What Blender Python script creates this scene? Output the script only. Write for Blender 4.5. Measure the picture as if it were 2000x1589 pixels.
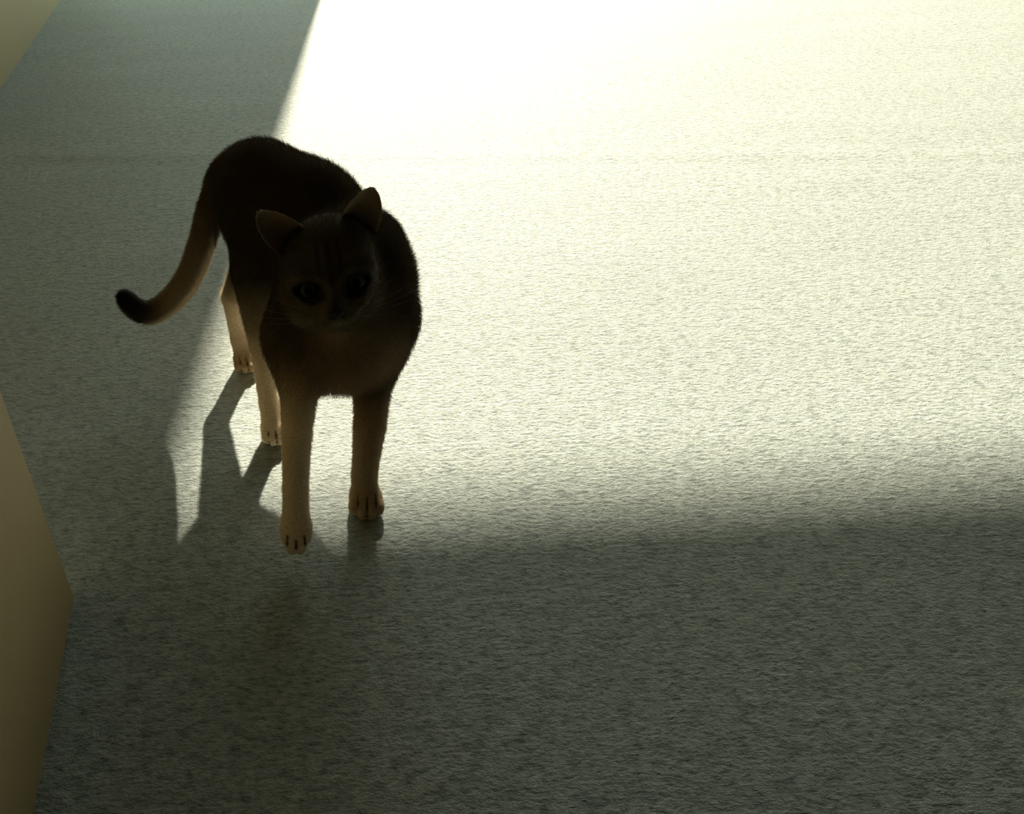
import bpy, bmesh, math, random
import numpy as np
from mathutils import Vector, Matrix

for o in list(bpy.data.objects):
    bpy.data.objects.remove(o)
C = bpy.context.scene.collection
rng = np.random.default_rng(7)
random.seed(7)

# ------------------------------------------------------------------ camera
TH, RO, CAM_H = math.radians(40), math.radians(3.5), 0.52      # pitch down, roll, height
fw = Vector((0, math.cos(TH), -math.sin(TH)))
u0 = Vector((0, math.sin(TH), math.cos(TH)))
r0 = Vector((1, 0, 0))
rt = r0*math.cos(RO) - u0*math.sin(RO)
up = u0*math.cos(RO) + r0*math.sin(RO)
cam_d = bpy.data.cameras.new('camera')
cam_d.sensor_width = 36
cam_d.lens = 1390/2000*36
cam_d.shift_x = 0.25                                            # optical axis sits in the left half of the frame
cam_d.clip_start = 0.01
cam = bpy.data.objects.new('camera', cam_d)
C.objects.link(cam)
cam.matrix_world = Matrix(((rt.x, up.x, -fw.x, 0), (rt.y, up.y, -fw.y, 0), (rt.z, up.z, -fw.z, CAM_H), (0, 0, 0, 1)))
bpy.context.scene.camera = cam

# ------------------------------------------------------------------ sky, sun, exposure
SUN_EL, SUN_AZ = math.radians(28.5), math.radians(9.8)            # sun behind the cat, a little to the right
w = bpy.data.worlds.new('sky'); bpy.context.scene.world = w
w.use_nodes = True
nt = w.node_tree; nt.nodes.clear()
wo = nt.nodes.new('ShaderNodeOutputWorld'); bg = nt.nodes.new('ShaderNodeBackground')
sky = nt.nodes.new('ShaderNodeTexSky'); sky.sky_type = 'NISHITA'; sky.sun_disc = False
sky.sun_elevation = SUN_EL; sky.sun_rotation = SUN_AZ; sky.air_density = 1.0; sky.dust_density = 10.0; sky.ozone_density = 1.0
wb = nt.nodes.new('ShaderNodeMixRGB'); wb.blend_type = 'MULTIPLY'; wb.inputs[0].default_value = 1    # the camera's white balance
wb.inputs[2].default_value = (0.74, 1.0, 1.12, 1)
nt.links.new(sky.outputs[0], wb.inputs[1]); nt.links.new(wb.outputs[0], bg.inputs[0])
bg.inputs[1].default_value = 0.09
nt.links.new(bg.outputs[0], wo.inputs[0])
sd = bpy.data.lights.new('sun', 'SUN'); sd.energy = 13.5; sd.color = (1.0, 0.92, 0.71); sd.angle = math.radians(1.0)
so = bpy.data.objects.new('sun', sd); C.objects.link(so)
to_sun = Vector((math.sin(SUN_AZ)*math.cos(SUN_EL), math.cos(SUN_AZ)*math.cos(SUN_EL), math.sin(SUN_EL)))
so.rotation_euler = to_sun.to_track_quat('Z', 'Y').to_euler()
so.location = (1.0, 7.0, 4.0)
vs = bpy.context.scene.view_settings
vs.view_transform = 'Standard'; vs.look = 'None'; vs.gamma = 1; vs.use_curve_mapping = False
vs.exposure = 0.16

# ------------------------------------------------------------------ helpers
def link(name, me, mat=None, parent=None):
    o = bpy.data.objects.new(name, me); C.objects.link(o)
    if mat: me.materials.append(mat)
    if parent: o.parent = parent
    return o

def mesh(name, verts, faces, smooth=False):
    me = bpy.data.meshes.new(name)
    me.from_pydata([tuple(map(float, v)) for v in verts], [], [tuple(map(int, f)) for f in faces])
    me.update()
    if smooth: me.polygons.foreach_set('use_smooth', [True]*len(me.polygons))
    return me

class N:
    """tiny node-graph helper"""
    def __init__(s, name):
        s.m = bpy.data.materials.new(name); s.m.use_nodes = True
        s.t = s.m.node_tree; s.t.nodes.clear()
        s.out = s.n('ShaderNodeOutputMaterial')
    def n(s, typ, **kw):
        nd = s.t.nodes.new(typ)
        for k, v in kw.items(): setattr(nd, k, v)
        return nd
    def l(s, a, b): s.t.links.new(a, b)

def noise(g, vec, scale, detail=3, rough=0.5):
    nd = g.n('ShaderNodeTexNoise'); nd.inputs['Scale'].default_value = scale
    nd.inputs['Detail'].default_value = detail; nd.inputs['Roughness'].default_value = rough
    g.l(vec, nd.inputs['Vector']); return nd

def ramp(g, fac, stops):
    nd = g.n('ShaderNodeValToRGB'); e = nd.color_ramp.elements
    while len(e) < len(stops): e.new(0.5)
    for el, (p, c) in zip(e, stops): el.position = p; el.color = (*c, 1)
    g.l(fac, nd.inputs[0]); return nd

# ------------------------------------------------------------------ materials of the room
def carpet_material():
    g = N('carpet'); tc = g.n('ShaderNodeTexCoord')
    mp = g.n('ShaderNodeMapping'); mp.inputs['Scale'].default_value = (0.48, 1.0, 1.0); g.l(tc.outputs['Object'], mp.inputs[0])
    v = mp.outputs[0]
    tuft = noise(g, v, 290, 4, 0.70); clump = noise(g, v, 62, 3, 0.55)
    mp2 = g.n('ShaderNodeMapping'); mp2.inputs['Scale'].default_value = (0.35, 1.0, 1.0); g.l(tc.outputs['Object'], mp2.inputs[0])
    track = noise(g, mp2.outputs[0], 9, 3, 0.5)
    col = ramp(g, tuft.outputs[0], [(0.30, (0.15, 0.175, 0.17)), (0.47, (0.39, 0.43, 0.41)), (0.72, (0.55, 0.60, 0.57))])
    mx = g.n('ShaderNodeMixRGB', blend_type='MULTIPLY'); mx.inputs[0].default_value = 1
    fleck = noise(g, v, 125, 2, 0.6)
    fl = ramp(g, fleck.outputs[0], [(0.34, (0.66, 0.68, 0.68)), (0.5, (1.0, 1.0, 1.0)), (0.68, (1.12, 1.12, 1.1))])
    mf = g.n('ShaderNodeMixRGB', blend_type='MULTIPLY'); mf.inputs[0].default_value = 1
    g.l(col.outputs[0], mf.inputs[1]); g.l(fl.outputs[0], mf.inputs[2]); col = mf
    var = ramp(g, track.outputs[0], [(0.3, (0.88, 0.89, 0.90)), (0.7, (1.0, 1.0, 1.0))])
    g.l(col.outputs[0], mx.inputs[1]); g.l(var.outputs[0], mx.inputs[2])
    a = g.n('ShaderNodeMath', operation='MULTIPLY'); a.inputs[1].default_value = 0.42; g.l(clump.outputs[0], a.inputs[0])
    s = g.n('ShaderNodeMath', operation='ADD'); g.l(tuft.outputs[0], s.inputs[0]); g.l(a.outputs[0], s.inputs[1])
    b = g.n('ShaderNodeBump'); b.inputs['Strength'].default_value = 1.0; b.inputs['Distance'].default_value = 0.0050
    g.l(s.outputs[0], b.inputs['Height'])
    p = g.n('ShaderNodeBsdfPrincipled'); p.inputs['Roughness'].default_value = 0.62
    p.inputs['Specular IOR Level'].default_value = 0.45
    p.inputs['Sheen Weight'].default_value = 0.35; p.inputs['Sheen Roughness'].default_value = 0.4
    g.l(mx.outputs[0], p.inputs['Base Color']); g.l(b.outputs[0], p.inputs['Normal'])
    g.l(p.outputs[0], g.out.inputs[0]); return g.m

def paint_material(name, c, rough=0.55):
    g = N(name); tc = g.n('ShaderNodeTexCoord')
    nz = noise(g, tc.outputs['Object'], 420, 2, 0.5); big = noise(g, tc.outputs['Object'], 3, 2, 0.5)
    col = ramp(g, big.outputs[0], [(0.3, tuple(x*0.94 for x in c)), (0.7, c)])
    b = g.n('ShaderNodeBump'); b.inputs['Strength'].default_value = 0.25; b.inputs['Distance'].default_value = 0.0006
    g.l(nz.outputs[0], b.inputs['Height'])
    p = g.n('ShaderNodeBsdfPrincipled'); p.inputs['Roughness'].default_value = rough
    g.l(col.outputs[0], p.inputs['Base Color']); g.l(b.outputs[0], p.inputs['Normal'])
    g.l(p.outputs[0], g.out.inputs[0]); return g.m

M_carpet = carpet_material()
M_cream = paint_material('cream_paint', (0.64, 0.50, 0.27))
M_wall = paint_material('dark_wall_paint', (0.11, 0.095, 0.07))  # unseen walls, coloured dark to hold down bounced light
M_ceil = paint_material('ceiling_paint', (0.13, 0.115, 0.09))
M_frame = paint_material('window_frame_paint', (0.7, 0.7, 0.68), 0.35)

# ------------------------------------------------------------------ the room
def slab(name, pts, z0, z1, mat, parent=None, bevel=0.0):
    """prism over a ground polygon (counter-clockwise)"""
    bm = bmesh.new()
    lo = [bm.verts.new((x, y, z0)) for x, y in pts]; hi = [bm.verts.new((x, y, z1)) for x, y in pts]
    bm.faces.new(lo[::-1]); bm.faces.new(hi)
    for i in range(len(pts)):
        j = (i+1) % len(pts); bm.faces.new((lo[i], lo[j], hi[j], hi[i]))
    if bevel: bmesh.ops.bevel(bm, geom=bm.edges[:], offset=bevel, segments=2, affect='EDGES')
    me = bpy.data.meshes.new(name); bm.to_mesh(me); bm.free()
    o = link(name, me, mat, parent)
    if not parent: o['kind'] = 'structure'
    return o

WIN_Y, CEIL = 4.00, 2.62
WX0, WX1, WZ0, WZ1 = 0.520, 3.25, 0.06, 2.012

BX0, BX1 = -0.62, 0.42                                          # added opening with a sheer blind, unseen, brightens the shaded left

def floor():
    xs = np.concatenate([np.linspace(-1.2, -0.8, 3), np.linspace(-0.7, 3.6, 87)])
    ys = np.concatenate([np.linspace(-2.6, 0.0, 27), np.linspace(0.02, 4.2, 210)])
    X, Y = np.meshgrid(xs, ys, indexing='ij')
    seam = 1.385 - 0.16*X
    Z = 0.0020*np.exp(-((Y-seam)/0.018)**2) - 0.0011*np.exp(-((Y-seam+0.04)/0.016)**2)
    Z += 0.0012*np.sin(X*3.1+Y*1.3)*np.sin(Y*4.7-X)*(Y > 0.8)*np.clip((Y-0.8)*3, 0, 1)
    nx, ny = X.shape
    V = np.stack([X, Y, Z], -1).reshape(-1, 3)
    i = np.arange(nx*ny).reshape(nx, ny)
    Fq = np.stack([i[:-1, :-1], i[1:, :-1], i[1:, 1:], i[:-1, 1:]], -1).reshape(-1, 4)
    o = link('floor', mesh('floor', V, Fq, True), M_carpet); o['kind'] = 'structure'
    return o
floor()
slab('ceiling', [(-1.2, -2.6), (3.6, -2.6), (3.6, 4.2), (-1.2, 4.2)], CEIL, CEIL+0.1, M_ceil)
# near wall: its outer corner stands beside the camera, the far left wall steps back behind it
slab('wall_left_near', [(-0.55, -2.5), (-0.1815, -2.5), (-0.169, 0.377), (-0.55, 0.377)], -0.01, CEIL, M_cream, bevel=0.0012)
slab('wall_left', [(-0.80, 0.377), (-0.555, 0.377), (-0.676, 4.05), (-0.80, 4.05)], -0.01, CEIL, M_cream)
slab('wall_back', [(-0.8, -2.6), (3.6, -2.6), (3.6, -2.5), (-0.8, -2.5)], -0.01, CEIL, M_wall)
slab('wall_right', [(3.5, -2.5), (3.6, -2.5), (3.6, 4.0), (3.5, 4.0)], -0.01, CEIL, M_wall)
def wall_window():
    bm = bmesh.new()
    def bx(x0, x1, z0, z1):
        m = Matrix.Translation(((x0+x1)/2, WIN_Y+0.06, (z0+z1)/2)) @ Matrix.Diagonal((x1-x0, 0.12, z1-z0, 1))
        bmesh.ops.create_cube(bm, size=1, matrix=m)
    bx(-0.8, BX0, -0.01, CEIL); bx(BX1, WX0, -0.01, CEIL); bx(BX0, BX1, WZ1, CEIL); bx(BX0, BX1, -0.01, WZ0)
    bx(WX1, 3.6, -0.01, CEIL); bx(WX0, WX1, WZ1, CEIL); bx(WX0, WX1, -0.01, WZ0)
    me = bpy.data.meshes.new('wall_front'); bm.to_mesh(me); bm.free()
    o = link('wall_front', me, M_wall); o['kind'] = 'structure'
wall_window()
slab('terrace', [(-6, WIN_Y+.12), (9, WIN_Y+.12), (9, 14), (-6, 14)], -.12, -.03, paint_material('paving', (.12, .115, .10), .8))
def window():
    bm = bmesh.new()
    def bx(x0, x1, z0, z1):
        m = Matrix.Translation(((x0+x1)/2, WIN_Y+0.03, (z0+z1)/2)) @ Matrix.Diagonal((x1-x0, 0.05, z1-z0, 1))
        bmesh.ops.create_cube(bm, size=1, matrix=m)
    t = 0.03
    bx(WX0-0.004, WX0+0.002, WZ0, WZ1); bx(WX1-0.002, WX1+0.004, WZ0, WZ1)
    bx(WX0, WX1, WZ0, WZ0+t); bx(WX0, WX1, WZ1-0.004, WZ1+0.004)
    me = bpy.data.meshes.new('window_1'); bm.to_mesh(me); bm.free()
    o = link('window_1', me, M_frame); o['kind'] = 'structure'
window()

def fill_blind_material():
    g = N('fill_blind_cloth'); tc = g.n('ShaderNodeTexCoord'); nz = noise(g, tc.outputs['Object'], 300, 2, .5)
    c = ramp(g, nz.outputs[0], [(.3, (.55, .74, .80)), (.7, (.61, .80, .86))])
    d = g.n('ShaderNodeBsdfDiffuse'); t = g.n('ShaderNodeBsdfTranslucent'); m = g.n('ShaderNodeMixShader'); m.inputs[0].default_value = .8
    g.l(c.outputs[0], d.inputs[0]); g.l(c.outputs[0], t.inputs[0]); g.l(d.outputs[0], m.inputs[1]); g.l(t.outputs[0], m.inputs[2])
    g.l(m.outputs[0], g.out.inputs[0]); return g.m
def add_fill_blind():  # added translucent sheet out of view, fill for the left carpet and wall
    n = 60; xs = np.linspace(BX0-.01, BX1+.01, n); vs_ = [(x, WIN_Y+.07+.004*math.sin(i*1.3), z) for i, x in enumerate(xs) for z in (WZ0-.01, WZ1+.01)]
    o = link('fill_blind', mesh('fill_blind', vs_, [(2*i, 2*i+2, 2*i+3, 2*i+1) for i in range(n-1)], True), fill_blind_material()); o['kind'] = 'structure'
add_fill_blind()

# ------------------------------------------------------------------ the cat: one implicit surface, polygonised
DARK, BROWN, MID, TAN, CREAM, PALE = (.024, .016, .009), (.045, .032, .017), (.16, .115, .065), (.42, .31, .19), (.93, .77, .57), (.95, .85, .7)
FACE = (.062, .046, .027)
prims = []   # dicts: type, geometry, k, colour, flow direction, fur length
def A(*v): return np.array(v, float)
def cone(a, b, ra, rb, col, k=0.014, fur=0.005, flat=None, col2=None):
    """round cone a->b; flat=(axis, factor) squeezes it along an axis; fur flows a->b"""
    a, b = A(*a), A(*b)
    prims.append(dict(t='c', a=a, b=b, ra=ra, rb=rb, k=k, col=col, col2=col2 or col, flow=(b-a)/np.linalg.norm(b-a), fur=fur, flat=flat))
def ell(c, r, R, col, flow, k=0.014, fur=0.005, neg=False):
    prims.append(dict(t='e', c=A(*c), r=A(*r), R=R, k=k, col=col, col2=col, flow=A(*flow)/np.linalg.norm(flow), fur=fur, neg=neg, flat=None))

def d_cone(p, q):
    a, b = q['a'], q['b']; pa = p-a; ba = b-a; L2 = ba@ba
    if q['flat'] is not None:
        ax, fct = q['flat']; pa = pa + np.multiply.outer((pa@ax)*(1/fct-1), ax)
    h = np.clip((pa@ba)/L2, 0, 1)
    return np.sqrt(((pa-h[..., None]*ba)**2).sum(-1)) - (q['ra']+(q['rb']-q['ra'])*h), h
def d_ell(p, q):
    x = (p-q['c']) @ q['R']
    k0 = np.sqrt(((x/q['r'])**2).sum(-1)); k1 = np.sqrt(((x/q['r']**2)**2).sum(-1))+1e-9
    return k0*(k0-1)/k1, None
def dist(p, q): return d_cone(p, q) if q['t'] == 'c' else d_ell(p, q)

I3 = np.eye(3)
SIDE = A(0.80, 0.60, 0); SIDE /= np.linalg.norm(SIDE)            # across the trunk
CH_SIDE = A(0.93, 0.36, 0); CH_SIDE /= np.linalg.norm(CH_SIDE)   # across the chest
# trunk (rump far left, chest near right)
cone((.098, .582, .176), (.066, .665, .194), .055, .058, BROWN, .03, .008, (SIDE, .80))
cone((.066, .665, .194), (.020, .722, .203), .060, .058, BROWN, .03, .008, (SIDE, .82))
cone((.082, .540, .160), (.096, .585, .172), .050, .055, (.20, .145, .085), .03, .009, (CH_SIDE, .92))
ell((.080, .522, .147), (.046, .036, .042), I3, (.42, .31, .19), (0, -.2, -1), .02, .010)
# neck
cone((.070, .545, .226), (.094, .590, .192), .034, .044, BROWN, .025, .007)
cone((.070, .525, .205), (.084, .530, .160), .030, .042, TAN, .025, .009)
# shoulders and upper arms
cone((.116, .600, .208), (.118, .540, .160), .020, .027, BROWN, .022, .006)
cone((.118, .540, .160), (.110, .522, .118), .026, .021, BROWN, .02, .006)
cone((.048, .570, .208), (.040, .522, .160), .020, .026, BROWN, .022, .006)
cone((.040, .522, .160), (.040, .500, .130), .026, .020, MID, .02, .006)
# planted foreleg (image right)
cone((.110, .518, .118), (.104, .490, .076), .0180, .0145, MID, .005, .004, col2=TAN)
cone((.104, .490, .076), (.0995, .476, .030), .0145, .0120, TAN, .003, .003, col2=TAN)
cone((.0995, .476, .030), (.099, .467, .014), .0120, .0125, TAN, .003, .003)
# lifted foreleg (image left); paler than the planted one, light put into the coat
cone((.040, .497, .136), (.034, .460, .100), .0180, .0130, TAN, .005, .004, col2=CREAM)
cone((.034, .458, .100), (.0305, .435, .060), .0130, .0112, CREAM, .003, .003)
cone((.0305, .432, .060), (.029, .417, .034), .0112, .0122, CREAM, .003, .003)
# hind leg, image left side of the body (steps forward)
cone((.010, .705, .203), (.010, .654, .150), .041, .027, BROWN, .022, .006, (SIDE, .8))
cone((.010, .654, .150), (.009, .626, .082), .026, .0120, BROWN, .016, .005, col2=TAN)
cone((.009, .626, .082), (.0145, .589, .030), .0115, .0108, CREAM, .004, .003)
cone((.0145, .589, .030), (.0170, .570, .013), .0108, .0115, CREAM, .003, .003)
# far hind leg (pushes off behind)
cone((.030, .725, .205), (.008, .692, .142), .042, .027, BROWN, .022, .006, (SIDE, .8))
cone((.008, .692, .142), (-.021, .734, .078), .024, .0120, BROWN, .014, .005, col2=TAN)
cone((-.021, .734, .078), (-.014, .712, .030), .0115, .0112, CREAM, .004, .003)
cone((-.014, .712, .030), (-.010, .700, .012), .0112, .0115, TAN, .003, .003)
# tail
TAIL = [(.000, .748, .226, .016), (-0.0304, 0.7380, 0.1999, 0.0145), (-0.0483, 0.7240, 0.1554, 0.0140), (-0.0680, 0.7200, 0.1139, 0.0138), (-0.0929, 0.7160, 0.0869, 0.0130), (-0.1168, 0.7120, 0.0758, 0.0120), (-0.1339, 0.7080, 0.0865, 0.0108), (-0.1417, 0.7050, 0.1018, 0.0088)]
TC = [BROWN, (.08, .056, .03), MID, (.22, .16, .09), (.22, .16, .09), (.05, .035, .02), (.006, .004, .003), (.004, .003, .002)]
def catmull(P, n):
    P = np.array(P, float); P = np.concatenate([2*P[:1]-P[1:2], P, 2*P[-1:]-P[-2:-1]]); o_ = []
    for i in range(1, len(P)-2):
        for t in np.arange(n)/n:
            a, b, c_, d = P[i-1:i+3]; o_.append(.5*((2*b)+(c_-a)*t+(2*a-5*b+4*c_-d)*t*t+(3*b-a-3*c_+d)*t**3))
    return np.array(o_+[P[-2]])
TS = catmull([a+tuple(c_) for a, c_ in zip(TAIL, TC)], 4)
for i in range(len(TS)-1):
    a, b = TS[i], TS[i+1]
    cone(a[:3], b[:3], a[3], b[3], tuple(np.clip(a[4:], .002, 1)), .018 if i < 3 else .003, .005, col2=tuple(np.clip(b[4:], .002, 1)))
# paws: four toes each
TOE_SHADE = []
def paw(c, fwd, col, s=1.0, pitch=0.0, taper=0.0):
    f2 = A(fwd[0], fwd[1], 0); f2 /= np.linalg.norm(f2); sd_ = A(-f2[1], f2[0], 0); c = A(*c)
    dn = A(0, 0, -1)
    f3 = f2*math.cos(pitch)+dn*math.sin(pitch); u3 = f2*math.sin(pitch)-dn*math.cos(pitch)
    R = np.stack([sd_, f3, u3], 1)
    ell(c, (.0150*s, .0155*s, .0105*s), R, col, f3, .006, .0025)
    for lat in (-.0078, 0, .0078):
        q = 0 if lat == 0 else .004
        pl = [c+sd_*lat*s*m_+f3*(f_-q)*s+u3*u_*s for m_, f_, u_ in ((.95, .0075, .0088), (1, .0150, .0046), (1.06, .0222, -.0030))]
        TOE_SHADE.extend([(pl[0], pl[1]), (pl[1], pl[2])])
    for lat, fo, wd in ((-.0112+.002*taper, .0085-.002*taper, .0050), (-.0040, .0140+.002*taper, .0054), (.0040, .0140+.002*taper, .0054), (.0112-.002*taper, .0085-.002*taper, .0050)):
        ell(c + sd_*lat*s + f3*fo*s - u3*.0022*s, (wd*s, .0082*s, .0072*s), R, col, f3, .0022, .0015)
paw((.0995, .461, .0112), (-.10, -1, 0), TAN, 1.05)
paw((.0285, .412, .0300), (-.06, -1, 0), CREAM, 0.98, math.radians(56), 1.0)  # lifted paw, its brightness also put into the cream
paw((.0175, .567, .0108), (.12, -1, 0), CREAM, .92)
paw((-.010, .696, .0108), (.20, -1, 0), TAN, .92)

# head frame
HC = A(.0685, .523, .2225)
v = HC - A(0, 0, CAM_H); v /= np.linalg.norm(v)
HR = math.radians(9.6)                                           # head tilt as seen
cr, cu = np.array(rt), np.array(up)
hr = cr*math.cos(HR) + cu*math.sin(HR)
hr -= v*(hr@v); hr /= np.linalg.norm(hr)
hu = np.cross(hr, v); hu /= np.linalg.norm(hu)
BETA = math.radians(30)                                          # nose below the line of sight
hf = -v*math.cos(BETA) - hu*math.sin(BETA)
hup = np.cross(hf, hr)*-1
if hup[2] < 0: hup = -hup
HM = np.stack([hr, hup, hf], 1)                                  # columns: right, up, forward
def H(x, y, z): return HC + HM @ A(x, y, z)
back = -hf
def hell(c, r, col, k=0.010, fur=0.003, flow=None, neg=False):
    ell(H(*c), r, HM, col, HM @ A(*(flow or (0, .3, -1))), k, fur, neg)
hell((0, .006, -.012), (.0355, .030, .038), FACE, .012, .004)
for s in (-1, 1):
    hell((s*.022, -.010, .000), (.0165, .0175, .022), FACE, .012, .005, (s*.6, -.3, -.8))
    hell((s*.0185, .0115, .017), (.0135, .0105, .014), FACE, .008)
    hell((s*.0300, .0040, .010), (.0075, .0125, .0130), BROWN, .007)
    hell((s*.0082, -.0195, .0335), (.0105, .0088, .0105), (.10, .072, .044), .005, .002, (s*.6, -.1, -.8))
    hell((s*.016, -.013, .022), (.013, .009, .014), MID, .008, .003, (s*.6, -.1, -.8))
cone(H(0, .010, .022), H(0, -.009, .0405), .0115, .0072, BROWN, .009, .002)
cone(H(0, -.0265, .0300), H(0, -.022, .006), .0075, .018, CREAM, .008, .004)
EYE_C = [(s*.0192, .002, .0174) for s in (-1, 1)]
EYE_R = .0106
for c in EYE_C:
    ell(H(c[0], c[1], c[2]+.0085), (.0102, .0072, .0075), HM, DARK, HM @ A(0, .3, -1), .003, .001, True)

    for j in range(7):                                            # eyelids
        th0, th1 = [math.pi*(.02+.96*q/7) for q in (j, j+1)]
        sgn = 1 if c[0] > 0 else -1
        def lid(t, dy, b_): return H(c[0]+sgn*.0112*math.cos(t), c[1]+dy+b_*math.sin(t)+.0022*math.cos(t), c[2]+.0075+.0026*math.sin(t)-.0016*math.cos(t)*(math.cos(t) > 0))
        cone(lid(th0, .0005, .0072), lid(th1, .0005, .0072), .0022, .0022, (.012, .008, .006), .0025, .0012)
        cone(lid(th0, -.0005, -.0070), lid(th1, -.0005, -.0070), .0019, .0019, (.012, .008, .006), .0025, .0012)

def polygonise(h=0.0014):
    P_ = []
    for q in prims:
        if q['t'] == 'c': P_ += [q['a']-q['ra'], q['a']+q['ra'], q['b']-q['rb'], q['b']+q['rb']]
        else: P_ += [q['c']-q['r'].max(), q['c']+q['r'].max()]
    lo = np.min(P_, 0)-.012; hi = np.max(P_, 0)+.012
    n = np.ceil((hi-lo)/h).astype(int)+1
    ax = [lo[i]+h*np.arange(n[i]) for i in range(3)]
    D = np.full(n, .05, np.float32)
    for q in sorted(prims, key=lambda q: q.get('neg', False)):
        if q['t'] == 'c':
            b0 = np.minimum(q['a']-q['ra'], q['b']-q['rb']); b1 = np.maximum(q['a']+q['ra'], q['b']+q['rb'])
        else: b0 = q['c']-q['r'].max(); b1 = q['c']+q['r'].max()
        m = q['k']+.006
        i0 = np.maximum(((b0-m-lo)/h).astype(int), 0); i1 = np.minimum(((b1+m-lo)/h).astype(int)+2, n)
        g = np.stack(np.meshgrid(*[ax[i][i0[i]:i1[i]] for i in range(3)], indexing='ij'), -1)
        d = dist(g, q)[0].astype(np.float32)
        sl = tuple(slice(i0[i], i1[i]) for i in range(3)); o = D[sl]; k = q['k']
        if q.get('neg'):
            e = np.clip(k-np.abs(-d-o), 0, None)/k; D[sl] = np.maximum(o, -d)+e*e*k*.25
        else:
            e = np.clip(k-np.abs(d-o), 0, None)/k; D[sl] = np.minimum(o, d)-e*e*k*.25
    ins = D < 0
    c = np.zeros(n-1, np.int8)
    offs = [(i, j, k) for i in (0, 1) for j in (0, 1) for k in (0, 1)]
    for i, j, k in offs: c += ins[i:n[0]-1+i, j:n[1]-1+j, k:n[2]-1+k]
    act = (c > 0) & (c < 8); idx = np.full(n-1, -1, np.int64); cells = np.argwhere(act); idx[act] = np.arange(len(cells))
    val = {o_: D[cells[:, 0]+o_[0], cells[:, 1]+o_[1], cells[:, 2]+o_[2]] for o_ in offs}
    acc = np.zeros((len(cells), 3)); cnt = np.zeros(len(cells))
    for a in offs:
        for axn in range(3):
            if a[axn]: continue
            b = list(a); b[axn] = 1; b = tuple(b); va, vb = val[a], val[b]
            cr_ = (va < 0) != (vb < 0); t = np.where(cr_, va/np.where(cr_, va-vb, 1), 0)
            pt = np.repeat(np.array(a, float)[None], len(cells), 0); pt[:, axn] = t
            acc += pt*cr_[:, None]; cnt += cr_
    V = lo + h*(cells + acc/cnt[:, None])
    Q = []
    for axn in range(3):
        o1, o2 = (axn+1) % 3, (axn+2) % 3
        s0 = [slice(None)]*3; s1 = [slice(None)]*3; s0[axn] = slice(0, -1); s1[axn] = slice(1, None)
        a, b = ins[tuple(s0)], ins[tuple(s1)]; E_ = np.argwhere(a != b)
        E_ = E_[(E_[:, o1] > 0) & (E_[:, o2] > 0)]
        fl = a[tuple(E_.T)]
        def cell(d1, d2):
            e = E_.copy(); e[:, o1] -= d1; e[:, o2] -= d2; return idx[tuple(e.T)]
        q = np.stack([cell(1, 1), cell(0, 1), cell(0, 0), cell(1, 0)], 1)
        q[~fl] = q[~fl][:, ::-1]; Q.append(q)
    Q = np.concatenate(Q); Q = Q[(Q >= 0).all(1)]
    # light smoothing
    ed = np.concatenate([Q[:, [i, (i+1) % 4]] for i in range(4)])
    deg = np.bincount(ed.ravel(), minlength=len(V))[:, None]
    for _ in range(2):
        s = np.zeros_like(V)
        np.add.at(s, ed[:, 0], V[ed[:, 1]]); np.add.at(s, ed[:, 1], V[ed[:, 0]])
        V = V*.4 + .6*s/deg
    return V, Q
V, Q = polygonise()

def attributes(V):
    """coat colour, fur flow and fur length at each point, blended from the nearest body pieces"""
    W = np.zeros(len(V)); col = np.zeros((len(V), 3)); fl = np.zeros((len(V), 3)); ln = np.zeros(len(V))
    for q in prims:
        if q.get('neg'): continue
        d, hh = dist(V, q); wt = np.exp(-np.clip(d, -.004, .2)/.0045)
        c0, c1 = np.array(q['col']), np.array(q['col2'])
        cc = np.repeat(c0[None], len(V), 0) if hh is None else c0+(c1-c0)*hh[:, None]
        W += wt; col += cc*wt[:, None]; fl += q['flow']*wt[:, None]; ln += q['fur']*wt
    return col/W[:, None], fl/np.maximum(np.linalg.norm(fl, axis=1), 1e-6)[:, None], ln/W
col, flow, flen = attributes(V)

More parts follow.
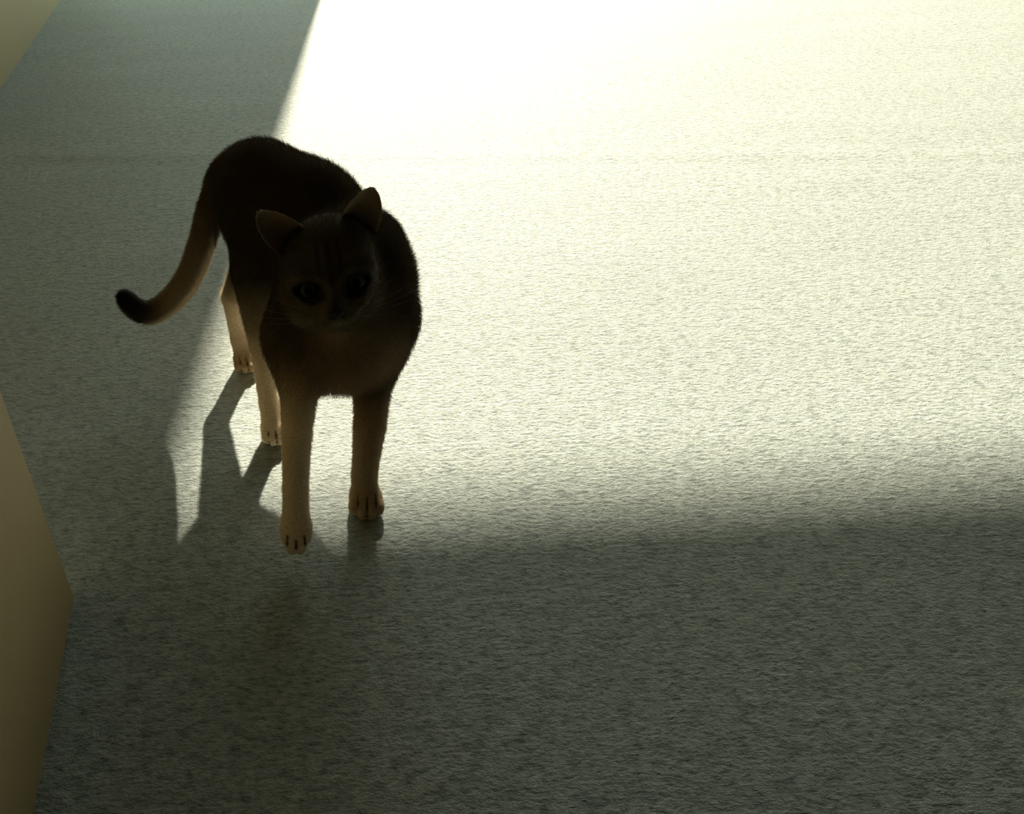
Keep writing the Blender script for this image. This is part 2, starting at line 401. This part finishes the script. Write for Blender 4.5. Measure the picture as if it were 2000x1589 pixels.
def sm(x, a, b): t = np.clip((x-a)/(b-a), 0, 1); return t*t*(3-2*t)
def lerpc(c, to, m): return c*(1-m[:, None]) + np.array(to)*m[:, None]
def markings(V, col, Nn):
    X = (V-HC) @ HM; x, y, z = X[:, 0], X[:, 1], X[:, 2]
    hd = (np.linalg.norm(X/np.array([.05, .045, .055]), axis=1) < 1.05) & (V[:, 2] > .185)
    hdf = hd.astype(float)
    # forehead bars, nose bridge, dark muzzle top, pale spectacles and chin
    for sx, w_ in ((0, .0032), (.0085, .0024), (-.0085, .0024)):
        col = lerpc(col, DARK, hdf*.85*(1-sm(np.abs(x-sx), w_*.4, w_))*sm(y, .006, .012)*sm(z, .0, .015))
    col = lerpc(col, (.02, .013, .009), hdf*.9*(1-sm(np.abs(x), .004, .009))*(1-sm(y, -.004, .008))*sm(z, .030, .037)*sm(y, -.020, -.016))
    for s in (-1, 1):
        e = np.sqrt(((x-s*.0198)/.0165)**2+((y-.002)/.0130)**2)
        col = lerpc(col, (.10, .075, .048), hdf*.6*(1-sm(np.abs(e-1), .05, .30))*sm(z, .008, .018))
        col = lerpc(col, (.012, .008, .006), hdf*.95*(1-sm(e, .72, .84))*sm(z, .008, .016))
    col = lerpc(col, (.28, .24, .17), hdf*(1-sm(y, -.030, -.022))*sm(z, .012, .022))
    for a, b in TOE_SHADE:
        ba = b-a; h_ = np.clip(((V-a)@ba)/(ba@ba), 0, 1); d_ = np.linalg.norm(V-a-h_[:, None]*ba, axis=1)
        col = lerpc(col, (.075, .042, .022), .9*(1-sm(d_, .0007, .0019)))  # shade in the gaps between toes, painted into the coat
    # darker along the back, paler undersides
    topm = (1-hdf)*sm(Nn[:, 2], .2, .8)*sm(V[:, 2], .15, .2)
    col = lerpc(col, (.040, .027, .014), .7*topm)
    tail_glow = (1-hdf)*(V[:, 0] < -.035)*(V[:, 2] > .05)*(V[:, 1] < .76)*(V[:, 0] > -.125)*sm(V[:, 0]*0+(Nn@np.array([.75, 0, -.65])), .1, .8)
    col = lerpc(col, (.62, .50, .33), .8*tail_glow)  # cream underside, plus glow of the sunlit carpet painted on the tail's right side
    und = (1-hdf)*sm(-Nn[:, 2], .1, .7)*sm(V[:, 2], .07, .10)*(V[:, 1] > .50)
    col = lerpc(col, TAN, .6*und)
    return col

# ears: two thin cupped shells rooted in the skull
def ear(tip, inn, out, cup, n=22, m=18):
    tip, inn, out = A(*tip), A(*inn), A(*out); B = (inn+out)/2; Wv = (out-inn)/2
    ax = tip-B; bk = np.cross(ax, Wv); bk /= np.linalg.norm(bk)
    if bk @ v < 0: bk = -bk                                       # hollow faces the viewer side, back of the ear away
    F_, K_ = [], []
    for i in range(n):
        s = -0.30 + 1.30*i/(n-1); t0 = max(s, 0)
        pr = max(1-t0**1.9, 0)**.62 * (1.0 if s > 0 else 1.0)
        for j in range(m):
            t = -1+2*j/(m-1)
            p = B + ax*s + Wv*t*pr + bk*(cup*(1-t*t)*(1-.55*t0)*pr) + bk*.004*s*s
            th = .0013*(1-.5*t0)*(1-t**6)+.00035
            F_.append(p); K_.append(p+bk*th)
    Vv = np.array(F_+K_); o = n*m; fs = []
    for i in range(n-1):
        for j in range(m-1):
            a, b, c_, d = i*m+j, i*m+j+1, (i+1)*m+j+1, (i+1)*m+j
            fs.append((a, b, c_, d)); fs.append((o+a, o+d, o+c_, o+b))
    for i in range(n-1):
        a, d = i*m, (i+1)*m; fs.append((a, d, o+d, o+a))
        a, d = i*m+m-1, (i+1)*m+m-1; fs.append((d, a, o+a, o+d))
    for j in range(m-1):
        a, b = (n-1)*m+j, (n-1)*m+j+1; fs.append((a, b, o+b, o+a)[::-1])
    fs = np.array(fs)
    # make the winding face outwards: front sheet looks against bk
    f0 = Vv[fs[0]]; nn = np.cross(f0[1]-f0[0], f0[2]-f0[0])
    if nn @ bk > 0: fs = fs[:, ::-1]
    cols = np.array([(.30, .205, .12)]*o + [(.045, .030, .017)]*o)
    rim_glow = np.array([abs(-1+2*j/(m-1)) > .93 or i > n-3 for i in range(n) for j in range(m)]*2); cols[rim_glow] = (.42, .32, .21)  # pale edge: backlit rim painted into the ear colour
    fl = np.repeat((ax/np.linalg.norm(ax))[None], 2*o, 0); ln = np.array([.0012]*o+[.0022]*o)
    return Vv, fs, cols, fl, ln
ears = [ear((.0115, .522, .2760), (.0455, .538, .2585), (.0235, .545, .2330), .011),
        ear((.1040, .534, .2850), (.0810, .541, .2655), (.1120, .552, .2440), .011)]
# body normals
def normals(V, Q):
    n = np.zeros_like(V); fn = np.cross(V[Q[:, 2]]-V[Q[:, 0]], V[Q[:, 3]]-V[Q[:, 1]])
    for i in range(4): np.add.at(n, Q[:, i], fn)
    return n/np.maximum(np.linalg.norm(n, axis=1), 1e-12)[:, None]
Nb = normals(V, Q)
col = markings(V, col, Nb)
for eV, eF, eC, eFl, eL in ears:
    Q = np.concatenate([Q, eF+len(V)]); V = np.concatenate([V, eV]); col = np.concatenate([col, eC]); flow = np.concatenate([flow, eFl]); flen = np.concatenate([flen, eL])
Nb = normals(V, Q)

def coat_skin():
    g = N('short_coat'); at = g.n('ShaderNodeAttribute', attribute_name='coat'); tc = g.n('ShaderNodeTexCoord')
    nz = noise(g, tc.outputs['Object'], 700, 2, .6)
    vr = ramp(g, nz.outputs[0], [(.3, (.7, .7, .7)), (.7, (1.15, 1.15, 1.15))])
    mx = g.n('ShaderNodeMixRGB', blend_type='MULTIPLY'); mx.inputs[0].default_value = 1
    g.l(at.outputs['Color'], mx.inputs[1]); g.l(vr.outputs[0], mx.inputs[2])
    p = g.n('ShaderNodeBsdfPrincipled'); p.inputs['Roughness'].default_value = .8; p.inputs['Specular IOR Level'].default_value = .15
    g.l(mx.outputs[0], p.inputs['Base Color']); g.l(p.outputs[0], g.out.inputs[0]); return g.m
def coat_hair():
    g = N('fur'); at = g.n('ShaderNodeAttribute', attribute_name='coat')
    d = g.n('ShaderNodeBsdfDiffuse'); tr = g.n('ShaderNodeBsdfTranslucent'); mx = g.n('ShaderNodeMixShader'); mx.inputs[0].default_value = .36
    br = g.n('ShaderNodeMixRGB', blend_type='ADD'); br.inputs[0].default_value = 1; br.inputs[2].default_value = (.05, .035, .018, 1)
    g.l(at.outputs['Color'], d.inputs[0]); g.l(at.outputs['Color'], br.inputs[1]); g.l(br.outputs[0], tr.inputs[0])
    g.l(d.outputs[0], mx.inputs[1]); g.l(tr.outputs[0], mx.inputs[2]); g.l(mx.outputs[0], g.out.inputs[0]); return g.m

cat = bpy.data.objects.new('cat', None); C.objects.link(cat)
cat.location = (.06, .56, 0); cat.empty_display_size = .05
cat['label'] = 'slim brown short-haired cat with pale legs and dark-tipped tail, walking across sunlit carpet'
cat['category'] = 'cat'
OFF = np.array(cat.location)
me = mesh('body', V-OFF, Q, True)
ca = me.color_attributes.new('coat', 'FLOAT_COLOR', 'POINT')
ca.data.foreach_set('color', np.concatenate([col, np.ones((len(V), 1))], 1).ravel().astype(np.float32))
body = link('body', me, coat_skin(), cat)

def fur(n=150000, steps=4):
    T = np.concatenate([Q[:, [0, 1, 2]], Q[:, [0, 2, 3]]])
    ar = np.linalg.norm(np.cross(V[T[:, 1]]-V[T[:, 0]], V[T[:, 2]]-V[T[:, 0]]), axis=1)
    ti = rng.choice(len(T), n, p=ar/ar.sum()); t = T[ti]
    b = rng.random((n, 2)); sw = b.sum(1) > 1; b[sw] = 1-b[sw]
    wts = np.stack([1-b.sum(1), b[:, 0], b[:, 1]], 1)[..., None]
    root = (V[t]*wts).sum(1); nn = (Nb[t]*wts).sum(1); nn /= np.linalg.norm(nn, axis=1)[:, None]+1e-9
    fl = (flow[t]*wts).sum(1); cc = (col[t]*wts).sum(1); L = (flen[t]*wts[..., 0]).sum(1)*rng.uniform(.65, 1.25, n)
    X = (root-HC) @ HM                                            # keep the eyes and nose clear
    keep = np.ones(n, bool)
    for c in EYE_C: keep &= np.linalg.norm((X-np.array(c))/np.array([.0115, .0088, .03]), axis=1) > 1
    keep &= ~((np.abs(X[:, 0]) < .005) & (X[:, 1] < -.006) & (X[:, 1] > -.019) & (X[:, 2] > .036))
    root, nn, fl, cc, L = root[keep], nn[keep], fl[keep], cc[keep], L[keep]; n = len(root)
    fl = fl - nn*(fl*nn).sum(1)[:, None]; fl /= np.linalg.norm(fl, axis=1)[:, None]+1e-6
    fl = fl + rng.normal(0, .28, (n, 3)); d0 = nn*.75+fl*.65; d0 /= np.linalg.norm(d0, axis=1)[:, None]
    d1 = nn*.22+fl; d1 /= np.linalg.norm(d1, axis=1)[:, None]
    pts = np.zeros((n, steps, 3)); p = root-nn*.0004; pts[:, 0] = p
    for s in range(1, steps):
        f_ = (s-.5)/(steps-1); d = d0*(1-f_)+d1*f_
        p = p + d*(L/(steps-1))[:, None]; pts[:, s] = p
    pts[..., 2] = np.maximum(pts[..., 2], .0006)
    cc = cc*rng.uniform(.75, 1.3, n)[:, None]
    hc = bpy.data.hair_curves.new('fur'); hc.add_curves([steps]*n)
    hc.attributes['position'].data.foreach_set('vector', (pts-OFF).ravel().astype(np.float32))
    ra = hc.attributes.get('radius') or hc.attributes.new('radius', 'FLOAT', 'POINT')
    ra.data.foreach_set('value', np.tile(np.linspace(.00011, .00003, steps), n).astype(np.float32))
    c_ = hc.attributes.new('coat', 'FLOAT_COLOR', 'CURVE')
    c_.data.foreach_set('color', np.concatenate([cc, np.ones((n, 1))], 1).ravel().astype(np.float32))
    hc.materials.append(coat_hair())
    o = bpy.data.objects.new('fur', hc); C.objects.link(o); o.parent = cat; o['kind'] = 'stuff'
fur()

def eye_material():
    g = N('eye'); tc = g.n('ShaderNodeTexCoord'); sx = g.n('ShaderNodeSeparateXYZ'); g.l(tc.outputs['Object'], sx.inputs[0])
    sc = g.n('ShaderNodeMath', operation='MULTIPLY'); sc.inputs[1].default_value = 1.25; g.l(sx.outputs[0], sc.inputs[0])
    v2 = g.n('ShaderNodeCombineXYZ'); g.l(sc.outputs[0], v2.inputs[0]); g.l(sx.outputs[1], v2.inputs[1])
    ln = g.n('ShaderNodeVectorMath', operation='LENGTH'); g.l(v2.outputs[0], ln.inputs[0])
    dv = g.n('ShaderNodeMath', operation='DIVIDE'); dv.inputs[1].default_value = EYE_R; g.l(ln.outputs['Value'], dv.inputs[0])
    r_ = ramp(g, dv.outputs[0], [(.36, (.003, .003, .003)), (.42, (.045, .048, .024)), (.70, (.06, .058, .028)), (.78, (.004, .003, .003))])
    p = g.n('ShaderNodeBsdfPrincipled'); p.inputs['Roughness'].default_value = .08
    p.inputs['Specular IOR Level'].default_value = .06
    g.l(r_.outputs[0], p.inputs['Base Color']); g.l(p.outputs[0], g.out.inputs[0]); return g.m
M_eye = eye_material()
for c in EYE_C:
    bm = bmesh.new(); bmesh.ops.create_uvsphere(bm, u_segments=28, v_segments=18, radius=EYE_R)
    for q in bm.verts:
        if q.co.z > 0: q.co.z *= 1.06
    e = bpy.data.meshes.new('eye'); bm.to_mesh(e); bm.free(); e.polygons.foreach_set('use_smooth', [True]*len(e.polygons))
    o = link('eye', e, M_eye, cat)
    o.matrix_local = Matrix.Translation(Vector(H(*c)-OFF)) @ Matrix(HM.tolist()).to_4x4()

def simple(name, c, rough):
    g = N(name); p = g.n('ShaderNodeBsdfPrincipled'); p.inputs['Roughness'].default_value = rough
    tc = g.n('ShaderNodeTexCoord'); nz = noise(g, tc.outputs['Object'], 900, 2, .5)
    r_ = ramp(g, nz.outputs[0], [(.3, tuple(x*.8 for x in c)), (.7, c)])
    g.l(r_.outputs[0], p.inputs['Base Color']); g.l(p.outputs[0], g.out.inputs[0]); return g.m
# nose pad: a rounded heart-like wedge with nostril dents
bm = bmesh.new(); bmesh.ops.create_uvsphere(bm, u_segments=24, v_segments=16, radius=1)
for q in bm.verts:
    x, y, z = q.co
    wd = .0062*(1 if y > 0 else 1+y*.65)
    dent = .0012*sum(math.exp(-(((x-s*.55)/.22)**2+((y+.05)/.28)**2)) for s in (-1, 1))
    q.co = (x*wd, y*.0045, z*.0036-(dent if z > 0 else 0))
nm = bpy.data.meshes.new('nose'); bm.to_mesh(nm); bm.free(); nm.polygons.foreach_set('use_smooth', [True]*len(nm.polygons))
o = link('nose', nm, simple('nose_leather', (.02, .012, .010), .75), cat)
o.matrix_local = Matrix.Translation(Vector(H(0, -.0125, .0452)-OFF)) @ Matrix(HM.tolist()).to_4x4() @ Matrix.Rotation(math.radians(18), 4, 'X')

# whiskers
M_wh = simple('whisker_hair', (.4, .37, .3), .5)
def tube(pts, r0_, r1_, k=5):
    pts = [np.array(p) for p in pts]; vs_, fs = [], []
    for i, p in enumerate(pts):
        t = pts[min(i+1, len(pts)-1)]-pts[max(i-1, 0)]; t /= np.linalg.norm(t)
        a = np.cross(t, [0, .3, 1.]); a /= np.linalg.norm(a); b = np.cross(t, a); r = r0_+(r1_-r0_)*i/(len(pts)-1)
        vs_ += [p+r*(a*math.cos(2*math.pi*j/k)+b*math.sin(2*math.pi*j/k)) for j in range(k)]
    for i in range(len(pts)-1):
        for j in range(k): fs.append((i*k+j, i*k+(j+1) % k, (i+1)*k+(j+1) % k, (i+1)*k+j))
    return vs_, fs
for s in (-1, 1):
    for i, (y0, dy, L) in enumerate(((-.0165, .006, .052), (-.0185, .000, .056), (-.0205, -.007, .052), (-.0225, -.015, .044), (-.0175, .012, .038))):
        p0 = (s*.0125, y0, .0385 - .001*i)
        pts = [H(p0[0]+s*L*t, p0[1]+dy*t-.010*t*t, p0[2]-.030*t*t-.004*t)-OFF for t in np.linspace(0, 1, 9)]
        vs_, fs = tube(pts, .00013, .00004); link('whisker', mesh('whisker', vs_, fs, True), M_wh, cat)
